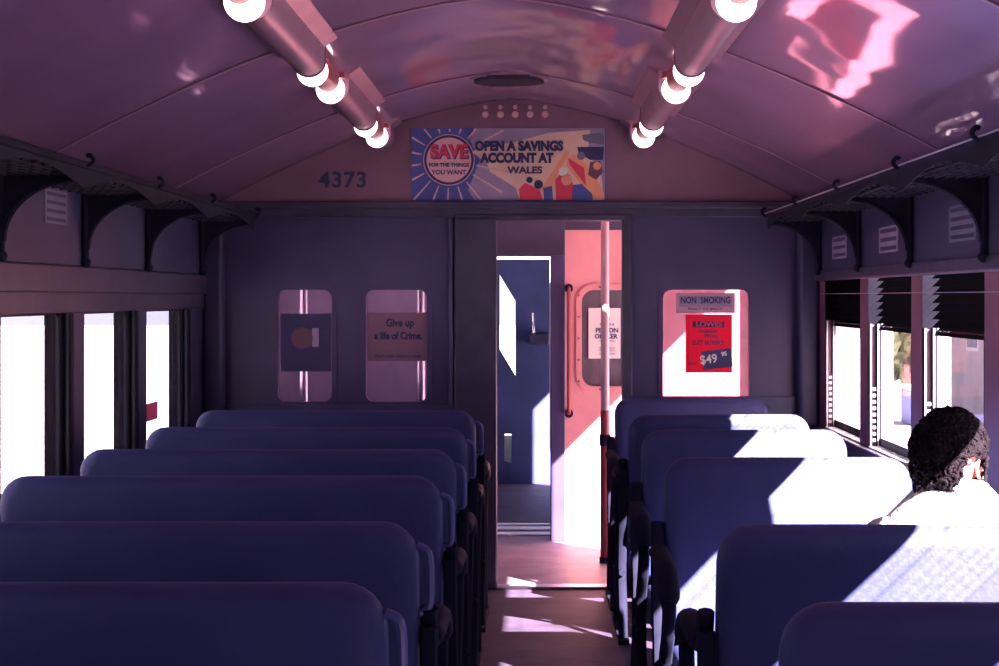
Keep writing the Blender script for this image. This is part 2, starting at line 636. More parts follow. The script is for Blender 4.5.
# ------------------------------------------------------------------ vestibule and gangway beyond the bulkhead
bm = bmesh.new()
box(bm, (XL-TW, DB+.03, -.08), (XR+TW, DP+.2, .0))
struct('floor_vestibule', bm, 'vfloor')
bm = bmesh.new()
box(bm, (OX0, DB-.03, 0), (OX1, DB+.06, .012))
struct('trim_threshold', bm, 'alu', bevel=.004)
bm = bmesh.new()
box(bm, (XL-TW, DB+.04, Z(.62)), (XR+TW, DP+.2, Z(.66)))
struct('ceiling_vestibule', bm, 'pink', smooth=False)
DY0, DY1 = 8.37, 9.70          # side doorways
DT = Z(.31)
bm = bmesh.new()
box(bm, (XR, DB+.04, 0), (XR+TW, DY0, Z(.62)))
box(bm, (XR, DY1, 0), (XR+TW, DP+.2, Z(.62)))
box(bm, (XR, DY0, DT), (XR+TW*.2, DY1, Z(.62)))
struct('wall_vestibule_right', bm, 'bulk', smooth=False)
bm = bmesh.new()
box(bm, (XL-TW, DB+.04, 0), (XL, DY0, Z(.62)))
box(bm, (XL-TW, DY1, 0), (XL, DP+.2, Z(.62)))
box(bm, (XL-TW, DY0, DT), (XL, DY1, Z(.62)))
struct('wall_vestibule_left', bm, 'bulk', smooth=False)
# left side door, closed, with a pane
bm = bmesh.new()
f = lambda u, v: (XL-.06, u, v)
ring_frame(bm, rrect(DY0, DY1, .0, DT, .01), rrect(DY0+.14, DY1-.14, Z(-.5), DT-.12, .05), f, (.03, 0, 0))
dr = struct('door_1', bm, 'bulk')
bm = bmesh.new()
box(bm, (XL-.048, DY0+.13, Z(-.51)), (XL-.044, DY1-.13, DT-.11))
obj('glass_pane', bm, 'glass', dr, smooth=False)
bm = bmesh.new()
tube(bm, [(XL-.03, DY0+.08, .95), (XL+.01, DY0+.08, .95), (XL+.01, DY0+.08, 1.2), (XL-.03, DY0+.08, 1.2)], .01)
obj('door_handle', bm, 'chrome', dr)

# partition at the end of the vestibule
PX1 = .179                      # right of this is the pink panel
GX0, GX1 = -.47, .095           # gangway opening
GT = Z(.235)
PWz0, PWz1 = Z(-.515), Z(.04)
bm = bmesh.new()
box(bm, (PX1, DP, 0), (XR, DP+.05, PWz0))
box(bm, (PX1, DP, PWz1), (XR, DP+.05, Z(.62)))
box(bm, (PX1, DP, PWz0), (.275, DP+.05, PWz1))
box(bm, (.66, DP, PWz0), (XR, DP+.05, PWz1))
for (cx_, cz, sx_, sz) in ((.275, PWz0, 1, 1), (.66, PWz0, -1, 1), (.275, PWz1, 1, -1), (.66, PWz1, -1, -1)):
    r = .07
    pts = [(cx_, cz)]+[(cx_+sx_*(r-r*math.sin(PI/2*k/6)), cz+sz*(r-r*math.cos(PI/2*k/6))) for k in range(7)]
    prism(bm, pts, lambda u, v: (u, DP, v), (0, .05, 0))
struct('wall_vestibule_end_right', bm, 'pink', smooth=False)
bm = bmesh.new()
box(bm, (XL, DP, 0), (GX0-.08, DP+.05, Z(.62)))
struct('wall_vestibule_end_left', bm, 'vwall', smooth=False)
bm = bmesh.new()
box(bm, (PX1, DP-.03, Z(.386)), (XR, DP, Z(.62)))
box(bm, (GX0, DP-.05, GT), (PX1, DP-.021, Z(.62)))
struct('trim_vestibule_header', bm, 'dark', bevel=.004)
bm = bmesh.new()
box(bm, (GX0-.08, DP-.02, 0), (GX0, DP+.12, Z(.62)))
box(bm, (GX1, DP-.02, 0), (PX1, DP+.12, Z(.62)))
box(bm, (GX0, DP-.02, GT), (GX1, DP+.12, Z(.62)))
struct('trim_gangway_doorway', bm, 'bulk', bevel=.006)
wn += 1
root = bpy.data.objects.new('window_%d' % wn, None)
C.objects.link(root)
root['kind'] = 'structure'
bm = bmesh.new()
ring_frame(bm, rrect(.242, .693, PWz0-.033, PWz1+.033, .10), rrect(.274, .661, PWz0-.001, PWz1+.001, .07), lambda u, v: (u, DP-.01, v), (0, .01, 0))
fr = obj('window_frame', bm, 'pink', root)
bm = bmesh.new()
for k in range(5):
    z = PWz0+.03+(PWz1-PWz0-.06)*k/4
    for x in (.258, .677):
        bmesh.ops.create_icosphere(bm, subdivisions=2, radius=.006, matrix=Matrix.Translation((x, DP-.011, z)))
for x in (.38, .55):
    for z in (PWz0-.017, PWz1+.017):
        bmesh.ops.create_icosphere(bm, subdivisions=2, radius=.006, matrix=Matrix.Translation((x, DP-.011, z)))
obj('screw', bm, 'dark', fr)
bm = bmesh.new()
box(bm, (.27, DP+.02, PWz0-.005), (.665, DP+.024, PWz1+.005))
obj('glass_pane', bm, 'dglass', root, smooth=False)
# dark backing beyond the pane (end locker of the carriage)
bm = bmesh.new()
box(bm, (PX1, DP+.17, 0), (XR, DP+.2, Z(.62)))
struct('wall_carriage_end_right', bm, 'dado', smooth=False)
bm = bmesh.new()
box(bm, (XL, DP+.17, 0), (GX0-.02, DP+.2, Z(.62)))
struct('wall_carriage_end_left', bm, 'dado', smooth=False)
bm = bmesh.new()
box(bm, (GX0-.02, DP+.12, GT), (PX1, DP+.2, Z(.62)))
struct('wall_carriage_end_upper', bm, 'dado', smooth=False)

# gangway plate and diaphragm between the two cars
bm = bmesh.new()
box(bm, (GX0-.1, DP+.2, -.06), (.28, 10.72, -.004))
struct('floor_gangway', bm, 'dado', smooth=False)
bm = bmesh.new()
for a, b in ((DP+.24, DP+.36), (DP+.46, DP+.60), (DP+.68, DP+.76)):
    box(bm, (GX0-.06, a, -.004), (.24, b, .006))
struct('trim_gangway_sun_bars', bm, 'reveal', smooth=False)  # pale bars stand in for sunlight stripes across the gangway floor
bm = bmesh.new()
box(bm, (GX0-.16, DP+.2, 0), (GX0-.12, 10.6, Z(.30)))
struct('wall_gangway', bm, 'dado', smooth=False)

# next car: end vestibule with open right side, partition, then a corridor
N0, N1, N2 = 10.75, 12.95, 17.5
bm = bmesh.new()
box(bm, (XL-TW, N0, -.08), (XR+TW, N2, .0))
struct('floor_next_car', bm, 'floor', smooth=False)
bm = bmesh.new()
box(bm, (XL-TW, N0, Z(.62)), (XR+TW, N2, Z(.66)))
struct('ceiling_next_car', bm, 'bluewall', smooth=False)
bm = bmesh.new()
box(bm, (GX0-.5, N0, 0), (GX0, N0+.05, Z(.62)))
box(bm, (XL-TW, N0, 0), (GX0-.5, N0+.05, Z(.62)))
box(bm, (.12, N0, 0), (XR+TW, N0+.05, Z(.62)))
box(bm, (GX0, N0, Z(.25)), (.12, N0+.05, Z(.62)))
struct('wall_next_car_end', bm, 'bluewall', smooth=False)
bm = bmesh.new()
box(bm, (GX0, N0-.03, Z(.235)), (.12, N0, Z(.25)))
box(bm, (.098, N0-.02, 0.45), (.106, N0, Z(.25)))
struct('trim_next_car_lit_edge', bm, 'reveal', smooth=False)  # pale strips stand in for skylight catching the lintel and jamb
bm = bmesh.new()
for a, b in ((N0, 11.32), (12.55, 13.3), (14.1, 14.6), (15.4, 15.9), (16.7, N2)):
    box(bm, (XR, a, 0), (XR+TW, b, Z(.62)))
box(bm, (XR, N0, 0), (XR+TW, N2, .02))
for a, b in ((13.3, 14.1), (14.6, 15.4), (15.9, 16.7)):
    box(bm, (XR, a, 0), (XR+TW, b, Z(-.62)))
    box(bm, (XR, a, Z(.2)), (XR+TW, b, Z(.62)))
struct('wall_next_car_right', bm, 'bluewall', smooth=False)
bm = bmesh.new()
for a, b in ((N0, 11.32), (12.55, 13.3), (14.1, 14.6), (15.4, N2)):
    box(bm, (XL-TW, a, 0), (XL, b, Z(.62)))
box(bm, (XL-TW, N0, 0), (XL, N2, Z(-.62)))
box(bm, (XL-TW, N0, Z(.2)), (XL, N2, Z(.62)))
struct('wall_next_car_left', bm, 'bluewall', smooth=False)
bm = bmesh.new()
def nx(px, py_):
    return ((px-534)*N1/F_PX, EYE+(297-py_)*N1/F_PX)
box(bm, (-.065, N1, 0), (XR, N1+.05, Z(.62)))
box(bm, (XL, N1, 0), (nx(499.5, 0)[0], N1+.05, Z(.62)))
xa, xb, xc = nx(499.5, 0)[0], nx(515.5, 0)[0], -.065
fN = lambda u, v: (u, N1, v)
box(bm, (xa, N1, Z(.17)), (xc, N1+.05, Z(.62)))
box(bm, (xb, N1, 0), (xc, N1+.05, Z(.17)))
prism(bm, [nx(499.5, 274), nx(515.5, 301), (xb, Z(.17)), (xa, Z(.17))], fN, (0, .05, 0))
prism(bm, [nx(499.5, 349), nx(515.5, 376), nx(515.5, 434), nx(499.5, 434)], fN, (0, .05, 0))
box(bm, (xa, N1, 0), (nx(504.5, 0)[0], N1+.05, nx(0, 434)[1]))
box(bm, (nx(511.5, 0)[0], N1, 0), (xb, N1+.05, nx(0, 434)[1]))
prism(bm, [nx(504.5, 461), nx(511.5, 463), (nx(511.5, 0)[0], 0), (nx(504.5, 0)[0], 0)], fN, (0, .05, 0))
struct('wall_next_car_partition', bm, 'bluewall', smooth=False)  # slanted holes added so daylight behind stands in for sunlit patches
bm = bmesh.new()
box(bm, (-.12, N2, 0), (XR, N2+.05, Z(.62)))
box(bm, (XL, N2, 0), (-.55, N2+.05, Z(.62)))
struct('wall_next_car_back', bm, 'dado', smooth=False)  # gap left open so daylight reaches the partition's holes

# small box on the far partition
t = thing('wall_box', 'small dark box fixed on the blue partition of the next carriage', 'box')
bm = bmesh.new()
box(bm, (-.03, N1-.12, Z(-.36)), (.115, N1, Z(-.27)))
obj('box_body', bm, 'dark', t, bevel=.01)
bm = bmesh.new()
tube(bm, smooth_path([(.0, N1-.06, Z(-.27)), (-.005, N1-.06, Z(-.2)), (-.01, N1-.06, Z(-.12))]), [.012]*6+[.008]*7)
obj('lever', bm, 'chrome', t)

# ------------------------------------------------------------------ poles in the vestibule
def grab_pole(x, y, label, grp=None, m='pole', r=.022):
    t = thing('grab_pole', label, 'pole', (x, y, 0), 0, grp)
    bm = bmesh.new()
    tube(bm, [(0, 0, .0), (0, 0, Z(.62))], r, 16)
    obj('pole', bm, m, t)
    for z0, z1 in ((0, .03), (Z(.60), Z(.62)), (.62, .68)):
        bm = bmesh.new()
        tube(bm, [(0, 0, z0), (0, 0, z1)], r*1.35, 16)
        obj('collar', bm, 'iron' if m == 'pole' else 'chrome', t)
    if m == 'pole':
        bm = bmesh.new()
        tube(bm, [(0, 0, .03), (0, 0, Z(-.60))], r*1.12, 16)
        obj('pole_sleeve', bm, 'collar', t)
    return t
grab_pole(.376, 9.1, 'pinkish grab pole standing in the doorway at the end of the aisle')
grab_pole(-1.218, 9.1, 'shiny vertical pole seen through the leftmost end window', m='chrome')
grab_pole(-.598, 9.1, 'shiny vertical pole seen through the window with the crime sticker', m='chrome')

# handrail on the edge of the gangway doorway
t = thing('door_rail', 'long vertical handrail fixed beside the gangway doorway on the pink partition', 'handrail')
bm = bmesh.new()
tube(bm, smooth_path([(.20, DP, Z(.05)), (.20, DP-.05, Z(.045)), (.20, DP-.055, Z(0)), (.20, DP-.055, Z(-.3)), (.20, DP-.055, Z(-.62)), (.20, DP-.05, Z(-.66)), (.20, DP, Z(-.67))]), .011)
obj('rail', bm, 'collar', t)
for z in (Z(.05), Z(-.67)):
    bm = bmesh.new()
    tube(bm, [(.20, DP, z), (.20, DP-.012, z)], .026, 14)
    obj('rail_flange', bm, 'iron', t)

# ------------------------------------------------------------------ seats
def slab(bm, w0, w1, h, th, r, rb, tilt_m):
    """upholstered panel: outline in x and height, thickness along y, soft edges."""
    prof = [(0, .45), (.18, .16), (.42, .03), (.5, 0)]
    th2 = th/2
    def ring(inset, y):
        pts = rrect(w0+inset, w1-inset, inset, h-inset, max(r-inset, .01), 6, max(rb-inset, .008))
        return [bm.verts.new(tilt_m @ Vector((u, y, v))) for u, v in pts]
    e = min(.035, th*.42)
    rings = [ring(e*1.0, -th2), ring(e*.45, -th2+e*.18), ring(e*.12, -th2+e*.5), ring(0, -th2+e), ring(0, th2-e), ring(e*.12, th2-e*.5), ring(e*.45, th2-e*.18), ring(e, th2)]
    n = len(rings[0])
    for a, b in zip(rings, rings[1:]):
        for k in range(n):
            bm.faces.new((a[k], a[(k+1) % n], b[(k+1) % n], b[k]))
    bm.faces.new(rings[0][::-1])
    bm.faces.new(rings[-1])

TOPZ = Z(-.48)
def arm_frame(x, aisle, tmul=1):
    """cast end frame of a seat; returns (frame bm, arm pad bm)."""
    bm = bmesh.new()
    P = smooth_path([(x, .20, .0), (x, .17, .12), (x, .10, .24), (x, .12, .38), (x, .24, .50), (x, .27, .60), (x, .18, .645), (x, 0, .645), (x, -.14, .66), (x, -.19, .74)], 6)
    tube(bm, P, .016, 8, flat=1.2)
    P = smooth_path([(x, -.20, .0), (x, -.17, .12), (x, -.10, .24), (x, -.12, .40), (x, -.18, .55), (x, -.20, .70)], 6)
    tube(bm, P, .016, 8, flat=1.2)
    tube(bm, [(x, -.13, .27), (x, .12, .27)], .014, 8)
    box(bm, (x-.022, -.27, 0), (x+.022, .27, .018))
    pad = bmesh.new()
    tube(pad, smooth_path([(x, -.12, .665), (x, 0, .66), (x, .12, .66), (x, .22, .645), (x, .285, .585)], 5), [.018]+[.026]*18+[.024, .018], 12, flat=1.15)
    return bm, pad

def make_seat(name, width, aisle, label, grp, n_cush=1, flip=False):
    """seat faces +y; local x from 0 (aisle end) to width, mirrored if the aisle is on the other side.
    aisle=+1: the aisle lies at the +x side."""
    root = thing(name, label, 'seat', group=grp)
    a, b = (0, width) if aisle < 0 else (-width, 0)
    T = Matrix.Translation((0, -.135, .41)) @ Matrix.Rotation(math.radians(10), 4, 'X')
    h = (TOPZ-.41)/math.cos(math.radians(10))+.0
    bm = bmesh.new()
    slab(bm, a, b, h, .085, .075, .02, T)
    back = obj('backrest', bm, 'seat', root)
    bm = bmesh.new()
    pts = rrect(a+.010, b-.010, .012, h-.010, .068, 6, .02)
    tube(bm, [T @ Vector((u, 0, v)) for u, v in rrect(a+.001, b-.001, .001, h-.001, .075, 6, .02)], .0035, 6, closed=True)
    obj('piping', bm, 'piping', back)
    bm = bmesh.new()
    Tc = Matrix.Translation((0, .28, .36)) @ Matrix.Rotation(PI/2+math.radians(4), 4, 'X')
    slab(bm, a, b, .40, .13, .05, .03, Tc)
    cu = obj('seat_cushion', bm, 'seat', root)
    bm = bmesh.new()
    box(bm, (a+.03, -.10, .245), (b-.03, .22, .285))
    obj('seat_frame', bm, 'iron', root, bevel=.005)
    for x, nm in ((a+.0, 'wall'), (b-.0, 'aisle')):
        is_aisle = (x == 0) or abs(x) < 1e-6
        if is_aisle:
            xx = .022 if aisle > 0 else -.022
            f1, pad = arm_frame(xx, aisle)
            fr_ = obj('end_frame', f1, 'iron', root)
            obj('armrest', pad, 'iron', root)
            # rounded grab handle on the aisle corner of the backrest
            if width < 1:
                continue
            g = bmesh.new()
            top = T @ Vector((0, 0, h-.05))
            low = T @ Vector((0, 0, h-.20))
            s = 1 if aisle > 0 else -1
            tube(g, smooth_path([(0, low.y, low.z), (s*.022, low.y, low.z+.015), (s*.026, (low.y+top.y)/2, (low.z+top.z)/2), (s*.022, top.y, top.z-.015), (-s*.002, top.y, top.z)], 5), .009, 8)
            obj('grab_handle', g, 'handle', root)
        else:
            g = bmesh.new()
            xx = x+(.06 if x < 0 else -.06)
            tube(g, [(xx, -.12, .25), (xx, -.15, .0)], .017, 8)
            obj('leg', g, 'iron', root)
            g = bmesh.new()
            tube(g, [(xx, .16, .25), (xx, .20, .0)], .017, 8)
            obj('leg', g, 'iron', root)
    # wall end carrier
    return root

SL = make_seat('train_seat', 1.18, 1, '', 'three-seat benches left of the aisle')
left_D = [(-.55, None), (.35, None), (1.25, None), (2.0, None), (2.85, None), (3.63, None), (4.57, None), (5.38, None), (6.29, None), (7.23, None)]
L_LABELS = {
    1.25: 'blue vinyl bench left of the aisle, second from the rear wall',
    2.0: 'blue vinyl bench left of the aisle, behind the two nearest visible left seat tops',
    2.85: 'nearest blue vinyl bench on the left of the aisle',
    3.63: 'second nearest blue vinyl bench left of the aisle, its top crossing below the leftmost window',
    4.57: 'blue vinyl bench left of the aisle, rounded corner against the leftmost bright window',
    5.38: 'blue vinyl bench left of the aisle, rounded corner against the second bright left window',
    6.29: 'blue vinyl bench left of the aisle, rounded corner against the narrow third left window',
    7.23: 'farthest blue vinyl bench left of the aisle, next to the end bulkhead'}
first = True
for D, _ in left_D:
    if D not in L_LABELS or D < 2.0:
        continue
    o = SL if first else copy_tree(SL)
    first = False
    o.location = (-.247, D+.245, 0)
    o['label'] = L_LABELS[D]

SR = make_seat('train_seat', .735, -1, '', 'two-seat benches right of the aisle')
SRr = make_seat('train_seat', .735, 1, '', 'two-seat benches right of the aisle')
rs = [(2.66, 'F', 'blue vinyl bench at the bottom right corner, just behind the seated woman\'s bench'),
      (3.585, 'F', 'blue vinyl bench right of the aisle on which the curly haired woman sits'),
      (5.14, 'R', 'sunlit bench right of the aisle, directly in front of the seated woman, facing back'),
      (6.20, 'R', 'sunlit blue vinyl bench right of the aisle, third bench from the bulkhead, facing back'),
      (6.97, 'F', 'blue vinyl bench right of the aisle with a small sunlit strip on its rounded top'),
      (8.22, 'R', 'dark blue vinyl bench right of the aisle, its back against the end bulkhead')]
fF = fR = True
for D, k, lab in rs:
    if k == 'F':
        o = SR if fF else copy_tree(SR)
        fF = False
        o.location = (.386, D+.245, 0)
    else:
        o = SRr if fR else copy_tree(SRr)
        fR = False
        o.rotation_euler = (0, 0, PI)
        o.location = (.386, D-.245, 0)
    o['label'] = lab

# ------------------------------------------------------------------ luggage racks
def rack(side):
    x = XR-.012 if side > 0 else XL+.012
    xe = x-side*.255
    zr = Z(.388)
    root = thing('luggage_rack', 'dark openwork luggage rack with hooked front rail along the %s wall' % ('sunny right' if side > 0 else 'shaded left'), 'luggage rack', group='luggage racks')
    ya, yb = -1.2, 8.15
    bm = bmesh.new()
    N = 60
    posts = [p for p in (R_POSTS if side > 0 else L_POSTS) if p > -1]
    def sag(y):
        return 0
    tube(bm, [(xe, ya, zr), (xe, yb, zr)], .012, 8)
    obj('front_rail', bm, 'iron', root)
    bm = bmesh.new()
    tube(bm, [(xe-side*.012, ya, zr+.004), (xe-side*.012, yb, zr+.004)], .0028, 8)
    obj('bright_bead', bm, 'alu' if side > 0 else 'iron', root)
    bm = bmesh.new()
    for k in range(1, 8):
        xx = xe+(x-xe)*k/8
        tube(bm, [(xx, ya, zr-.03), (xx, yb, zr-.03)], .006, 6)
    y = ya
    while y < yb:
        tube(bm, [(xe, y, zr-.006), (xe+(x-xe)*.12, y, zr-.03), (x, y, zr-.03)], .004, 5)
        y += .1
    obj('rack_bars', bm, 'iron', root)
    # lace valance under the front rail: scalloped web
    bm = bmesh.new()
    pts_top = []
    ps = sorted(posts+[8.08])
    for i in range(len(ps)-1):
        a, b = ps[i], ps[i+1]
        # bracket arch fretwork: thin arched web in the plane of the front rail
        P = []
        m = 14
        for k in range(m+1):
            u = k/m
            drop = .024+.046*(abs(2*u-1)**1.7)
            P.append((a+(b-a)*u, zr-drop))
        Q = [(b, zr+.008), (a, zr+.008)]
        prism(bm, P+Q, lambda u, v: (xe, u, v), (side*.005, 0, 0))
    obj('valance', bm, 'iron', root)
    for y in ps:
        bm = bmesh.new()
        # bracket: wall strut, top bar and a curved spandrel filled with a plate
        wallz = Z(.165)
        arc = []
        for k in range(13):
            t = k/12*PI/2
            arc.append((x-side*(.018+.225*(1-math.cos(t))), wallz+(zr-.04-wallz)*math.sin(t)))
        poly = arc+[(x-side*.25, zr-.012), (x, zr-.012), (x, wallz)]
        prism(bm, poly, lambda u, v: (u, y-.005, v), (0, .01, 0))
        tube(bm, [(u, y, v) for u, v in arc], .010, 6)
        tube(bm, [(x-side*.012, y, wallz-.04), (x-side*.012, y, zr)], .012, 8)
        bmesh.ops.create_icosphere(bm, subdivisions=2, radius=.018, matrix=Matrix.Translation((x-side*.014, y, wallz-.045)))
        obj('bracket', bm, 'iron', root)
        bm = bmesh.new()
        tube(bm, smooth_path([(xe+side*.01, y, zr), (xe-side*.015, y, zr-.002), (xe-side*.028, y, zr+.012), (xe-side*.018, y, zr+.027), (xe-side*.008, y, zr+.024)], 5), .0065, 8)
        obj('hook', bm, 'iron', root)
    return root
rack(1)
rack(-1)

# ------------------------------------------------------------------ ceiling lamps and trunking
LAMP_Y = [(7.45, 7.98), (5.66, 6.16), (3.80, 4.33), (2.0, 2.5), (.2, .7)]
for side, nm in ((-1, 'left'), (1, 'right')):
    lx = CX+side*.62
    lz = Z(.765)
    root = thing('light_trunking', 'rounded metal lighting conduit running along the ceiling on the %s side' % nm, 'conduit', group='ceiling lighting conduits')
    segs = []
    edges = [Y0+.02]
    for a, b in sorted(LAMP_Y):
        edges += [a-.09, b+.09]
    edges.append(DB-.02)
    for i in range(0, len(edges), 2):
        a, b = edges[i], edges[i+1]
        if b-a < .1:
            continue
        bm = bmesh.new()
        r = .053
        P = []
        for k in range(15):
            t = PI+PI*k/14
            P.append((lx+r*math.cos(t), lz-.0+r*.95*math.sin(t)))
        P += [(lx+r, ceil_z(lx+r)+EYE+.004), (lx-r, ceil_z(lx-r)+EYE+.004)]
        prism(bm, P, lambda u, v: (u, a, v), (0, b-a, 0))
        obj('conduit_section', bm, 'trunk', root, bevel=.004)
        # flared skirt plates beside the conduit and an end lip
        bm = bmesh.new()
        for s in (-1, 1):
            x0_ = lx+s*.051
            x1_ = lx+s*.095
            prism(bm, [(x0_, ceil_z(x0_)+EYE-.022), (x1_, ceil_z(x1_)+EYE-.004), (x1_, ceil_z(x1_)+EYE+.004), (x0_, ceil_z(x0_)+EYE+.004)], lambda u, v: (u, a+.01, v), (0, b-a-.02, 0))
        obj('skirt_plate', bm, 'trunk', root)
        for yy in (a-.004, b-.012):
            bm = bmesh.new()
            P2 = [(lx+(u-lx)*1.07, lz+(v-lz)*1.07 if v < lz else v) for u, v in P]
            prism(bm, P2, lambda u, v: (u, yy, v), (0, .016, 0))
            obj('end_lip', bm, 'rib', root)
    pos = {(-1, 0): 'farthest on the left conduit, beside the savings poster', (-1, 1): 'in the middle of the left conduit', (-1, 2): 'nearest on the left conduit, cut by the top edge',
           (1, 0): 'farthest on the right conduit, beside the savings poster', (1, 1): 'in the middle of the right conduit', (1, 2): 'nearest on the right conduit, cut by the top edge'}
    for i, (a, b) in enumerate(LAMP_Y[:3]):
        L = thing('ceiling_lamp', 'glowing pair of round lamp globes %s' % pos[(side, i)], 'ceiling light', (lx, (a+b)/2, lz), 0, 'twin globe ceiling lamps')
        d = (b-a)/2
        for s in (-1, 1):
            bm = bmesh.new()
            bmesh.ops.create_uvsphere(bm, u_segments=28, v_segments=16, radius=.052)
            g = obj('lamp_globe', bm, 'lamp', L, loc=(0, s*d, -.020))
            bm = bmesh.new()
            tube(bm, [(0, s*d, .04), (0, s*d, .018)], [.050, .054], 28)
            obj('lamp_collar', bm, 'collar', L)
        bm = bmesh.new()
        P = []
        for k in range(13):
            t = PI+PI*k/12
            P.append((.040*math.cos(t), .040*math.sin(t)))
        prism(bm, P+[(.040, .03), (-.040, .03)], lambda u, v: (u, -d+.075, v), (0, 2*d-.15, 0))
        obj('lamp_trough', bm, 'collar', L)

# ventilation grille on the ceiling and a row of round vents
t = thing('ceiling_grille', 'oval dark ventilation grille in the middle of the ceiling', 'ventilator')
bm = bmesh.new()
gx, gy = -.107, 7.35
P = []
for k in range(40):
    a = 2*PI*k/40
    P.append((gx+.165*math.cos(a), gy+.16*math.sin(a)))
prism(bm, P, lambda u, v: (u, v, EYE+ceil_z(u)-.008), (0, 0, .008))
obj('grille_plate', bm, 'rib', t)
bm = bmesh.new()
for k in range(9):
    y = gy-.12+.03*k
    hw = .15*math.sqrt(max(0, 1-((y-gy)/.15)**2))
    if hw > .02:
        box(bm, (gx-hw, y-.004, EYE+.915), (gx+hw, y+.004, EYE+.935))
obj('grille_bar', bm, 'dark', t)
for r_ in range(2):
    for k in range(5):
        bm = bmesh.new()
        x = -.235+.072*k
        tube(bm, [(0, .006, 0), (0, -.010, 0)], [.017 if r_ else .011, .012 if r_ else .008], 14)
        o = obj('vent_cap', bm, 'ppink', loc=(x, DB-.004, Z(.882 if r_ else .917)))
        tag(o, 'small round vent cap above the savings poster, %s from the left' % ['first', 'second', 'third', 'fourth', 'fifth'][k] + (' in the upper row' if r_ == 0 else ' in the lower row'), 'vent', 'round vent caps above the poster')

# ------------------------------------------------------------------ savings poster
PX0, PXE, PZ0, PZ1 = -.594, .348, Z(.464), Z(.816)
root = thing('savings_poster', 'wide blue and cream bank savings poster above the doorway', 'poster', (0, DB, 0))
py = -.004
bm = bmesh.new()
box(bm, (PX0, py, PZ0), (PXE, .001, PZ1))
obj('poster_sheet', bm, 'blue', root, smooth=False)
def flat(name, pts, m, lay, parent=root):
    bm = bmesh.new()
    prism(bm, pts, lambda u, v: (u, py-.0006*lay, v), (0, .0005*lay, 0))
    return obj(name, bm, m, parent, smooth=False)
def pp(px, py_):
    """poster coordinates: pixel place on the poster -> metres on its sheet."""
    return ((px-534)*DB/F_PX, EYE+(297-py_)*DB/F_PX)
flat('mauve_field', [pp(*p) for p in ((474, 128.2), (605, 128.2), (605, 200), (474, 200), (468, 190), (480, 160), (470, 140))], 'mauve', 1)
flat('cream_field', [pp(*p) for p in ((520, 141), (548, 133), (590, 130), (588, 150), (601, 175), (604, 200), (520, 200), (516, 188), (500, 178), (490, 172), (487, 163), (472, 152), (480, 148))], 'cream', 2)
sc_ = pp(449, 160)
rays = bmesh.new()
for k in range(18):
    a = 2*PI*k/18+.15
    d_ = Vector((math.cos(a), math.sin(a)))
    n_ = Vector((-d_.y, d_.x))
    r1 = .30
    # clip to the sheet
    for ax, lo, hi in ((0, PX0+.005, PXE), (1, PZ0+.005, PZ1-.005)):
        c0 = sc_[ax]
        if d_[ax] > 1e-6:
            r1 = min(r1, (hi-c0)/d_[ax])
        elif d_[ax] < -1e-6:
            r1 = min(r1, (lo-c0)/d_[ax])
    c = Vector(sc_)
    if r1 < .14:
        continue
    P = [c+d_*.135+n_*.0025, c+d_*r1+n_*.005, c+d_*r1-n_*.005, c+d_*.135-n_*.0025]
    prism(rays, [tuple(p) for p in P], lambda u, v: (u, py-.0022, v), (0, .0015, 0))
obj('sun_rays', rays, 'ppink', root, smooth=False)
for r_, m_, l_ in ((.124, 'ppink', 4), (.120, 'ink', 5), (.108, 'ppink', 6)):
    flat('sun_disc', [(sc_[0]+r_*math.cos(2*PI*k/48), sc_[1]+r_*math.sin(2*PI*k/48)) for k in range(48)], m_, l_)
def ptext(name, s, m, x, y, size, sx=1, bold=.0015, parent=root, lay=.0048, **k):
    u, v = pp(x, y)
    return text(name, s, m, parent, size, (u, py-lay, v), sx=sx, bold=bold, **k)
ptext('lettering', 'SAVE', 'ink', 449.6, 152.6, .088, .92, .006)
ptext('lettering', 'SAVE', 'red', 449, 152, .088, .92, .003, lay=.0058)
ptext('lettering', 'FOR THE THINGS', 'ink', 449, 165.2, .026, .95, .001)
ptext('lettering', 'YOU WANT', 'ink', 449, 172.5, .030, 1, .001)
ptext('lettering', 'OPEN A SAVINGS', 'ink', 519, 146.5, .062, .88, .004)
ptext('lettering', 'ACCOUNT AT', 'ink', 517, 158.5, .062, .86, .004)
ptext('lettering', 'WALES', 'ink', 525, 170.5, .046, 1.15, .0018)
# group of cheering figures, loosely painted
flat('painted_figure', [pp(*p) for p in ((520, 200), (519, 189), (525, 183), (532, 186), (540, 190), (543, 200))], 'red', 5)
flat('painted_figure', [pp(*p) for p in ((544, 200), (543, 188), (552, 186), (553, 200))], 'blue', 5)
flat('painted_figure', [pp(*p) for p in ((538, 190), (545, 184), (566, 150), (570, 152), (552, 186), (551, 192))], 'orange', 4)
flat('painted_figure', [pp(*p) for p in ((556, 200), (555, 180), (562, 172), (570, 175), (573, 185), (572, 200))], 'red', 5)
flat('painted_figure', [pp(*p) for p in ((572, 200), (573, 185), (582, 184), (592, 194), (593, 200))], 'blue', 6)
flat('painted_figure', [pp(*p) for p in ((593, 200), (566, 165), (567, 158), (574, 154), (583, 160), (604, 192), (604, 200))], 'orange', 4)
flat('painted_figure', [pp(*p) for p in ((584, 168), (568, 158), (570, 165), (586, 186))], 'red', 6)
flat('painted_figure', [pp(*p) for p in ((577, 147), (604, 147), (603, 160), (590, 160), (585, 157), (579, 155))], 'ink', 5)
flat('painted_figure', [pp(*p) for p in ((590, 162), (600, 161), (603, 172), (596, 180), (588, 175))], 'brown', 6)
flat('painted_figure', [pp(*p) for p in ((582, 135), (600, 133), (604, 136), (604, 145), (590, 143), (583, 140))], 'grey', 5)
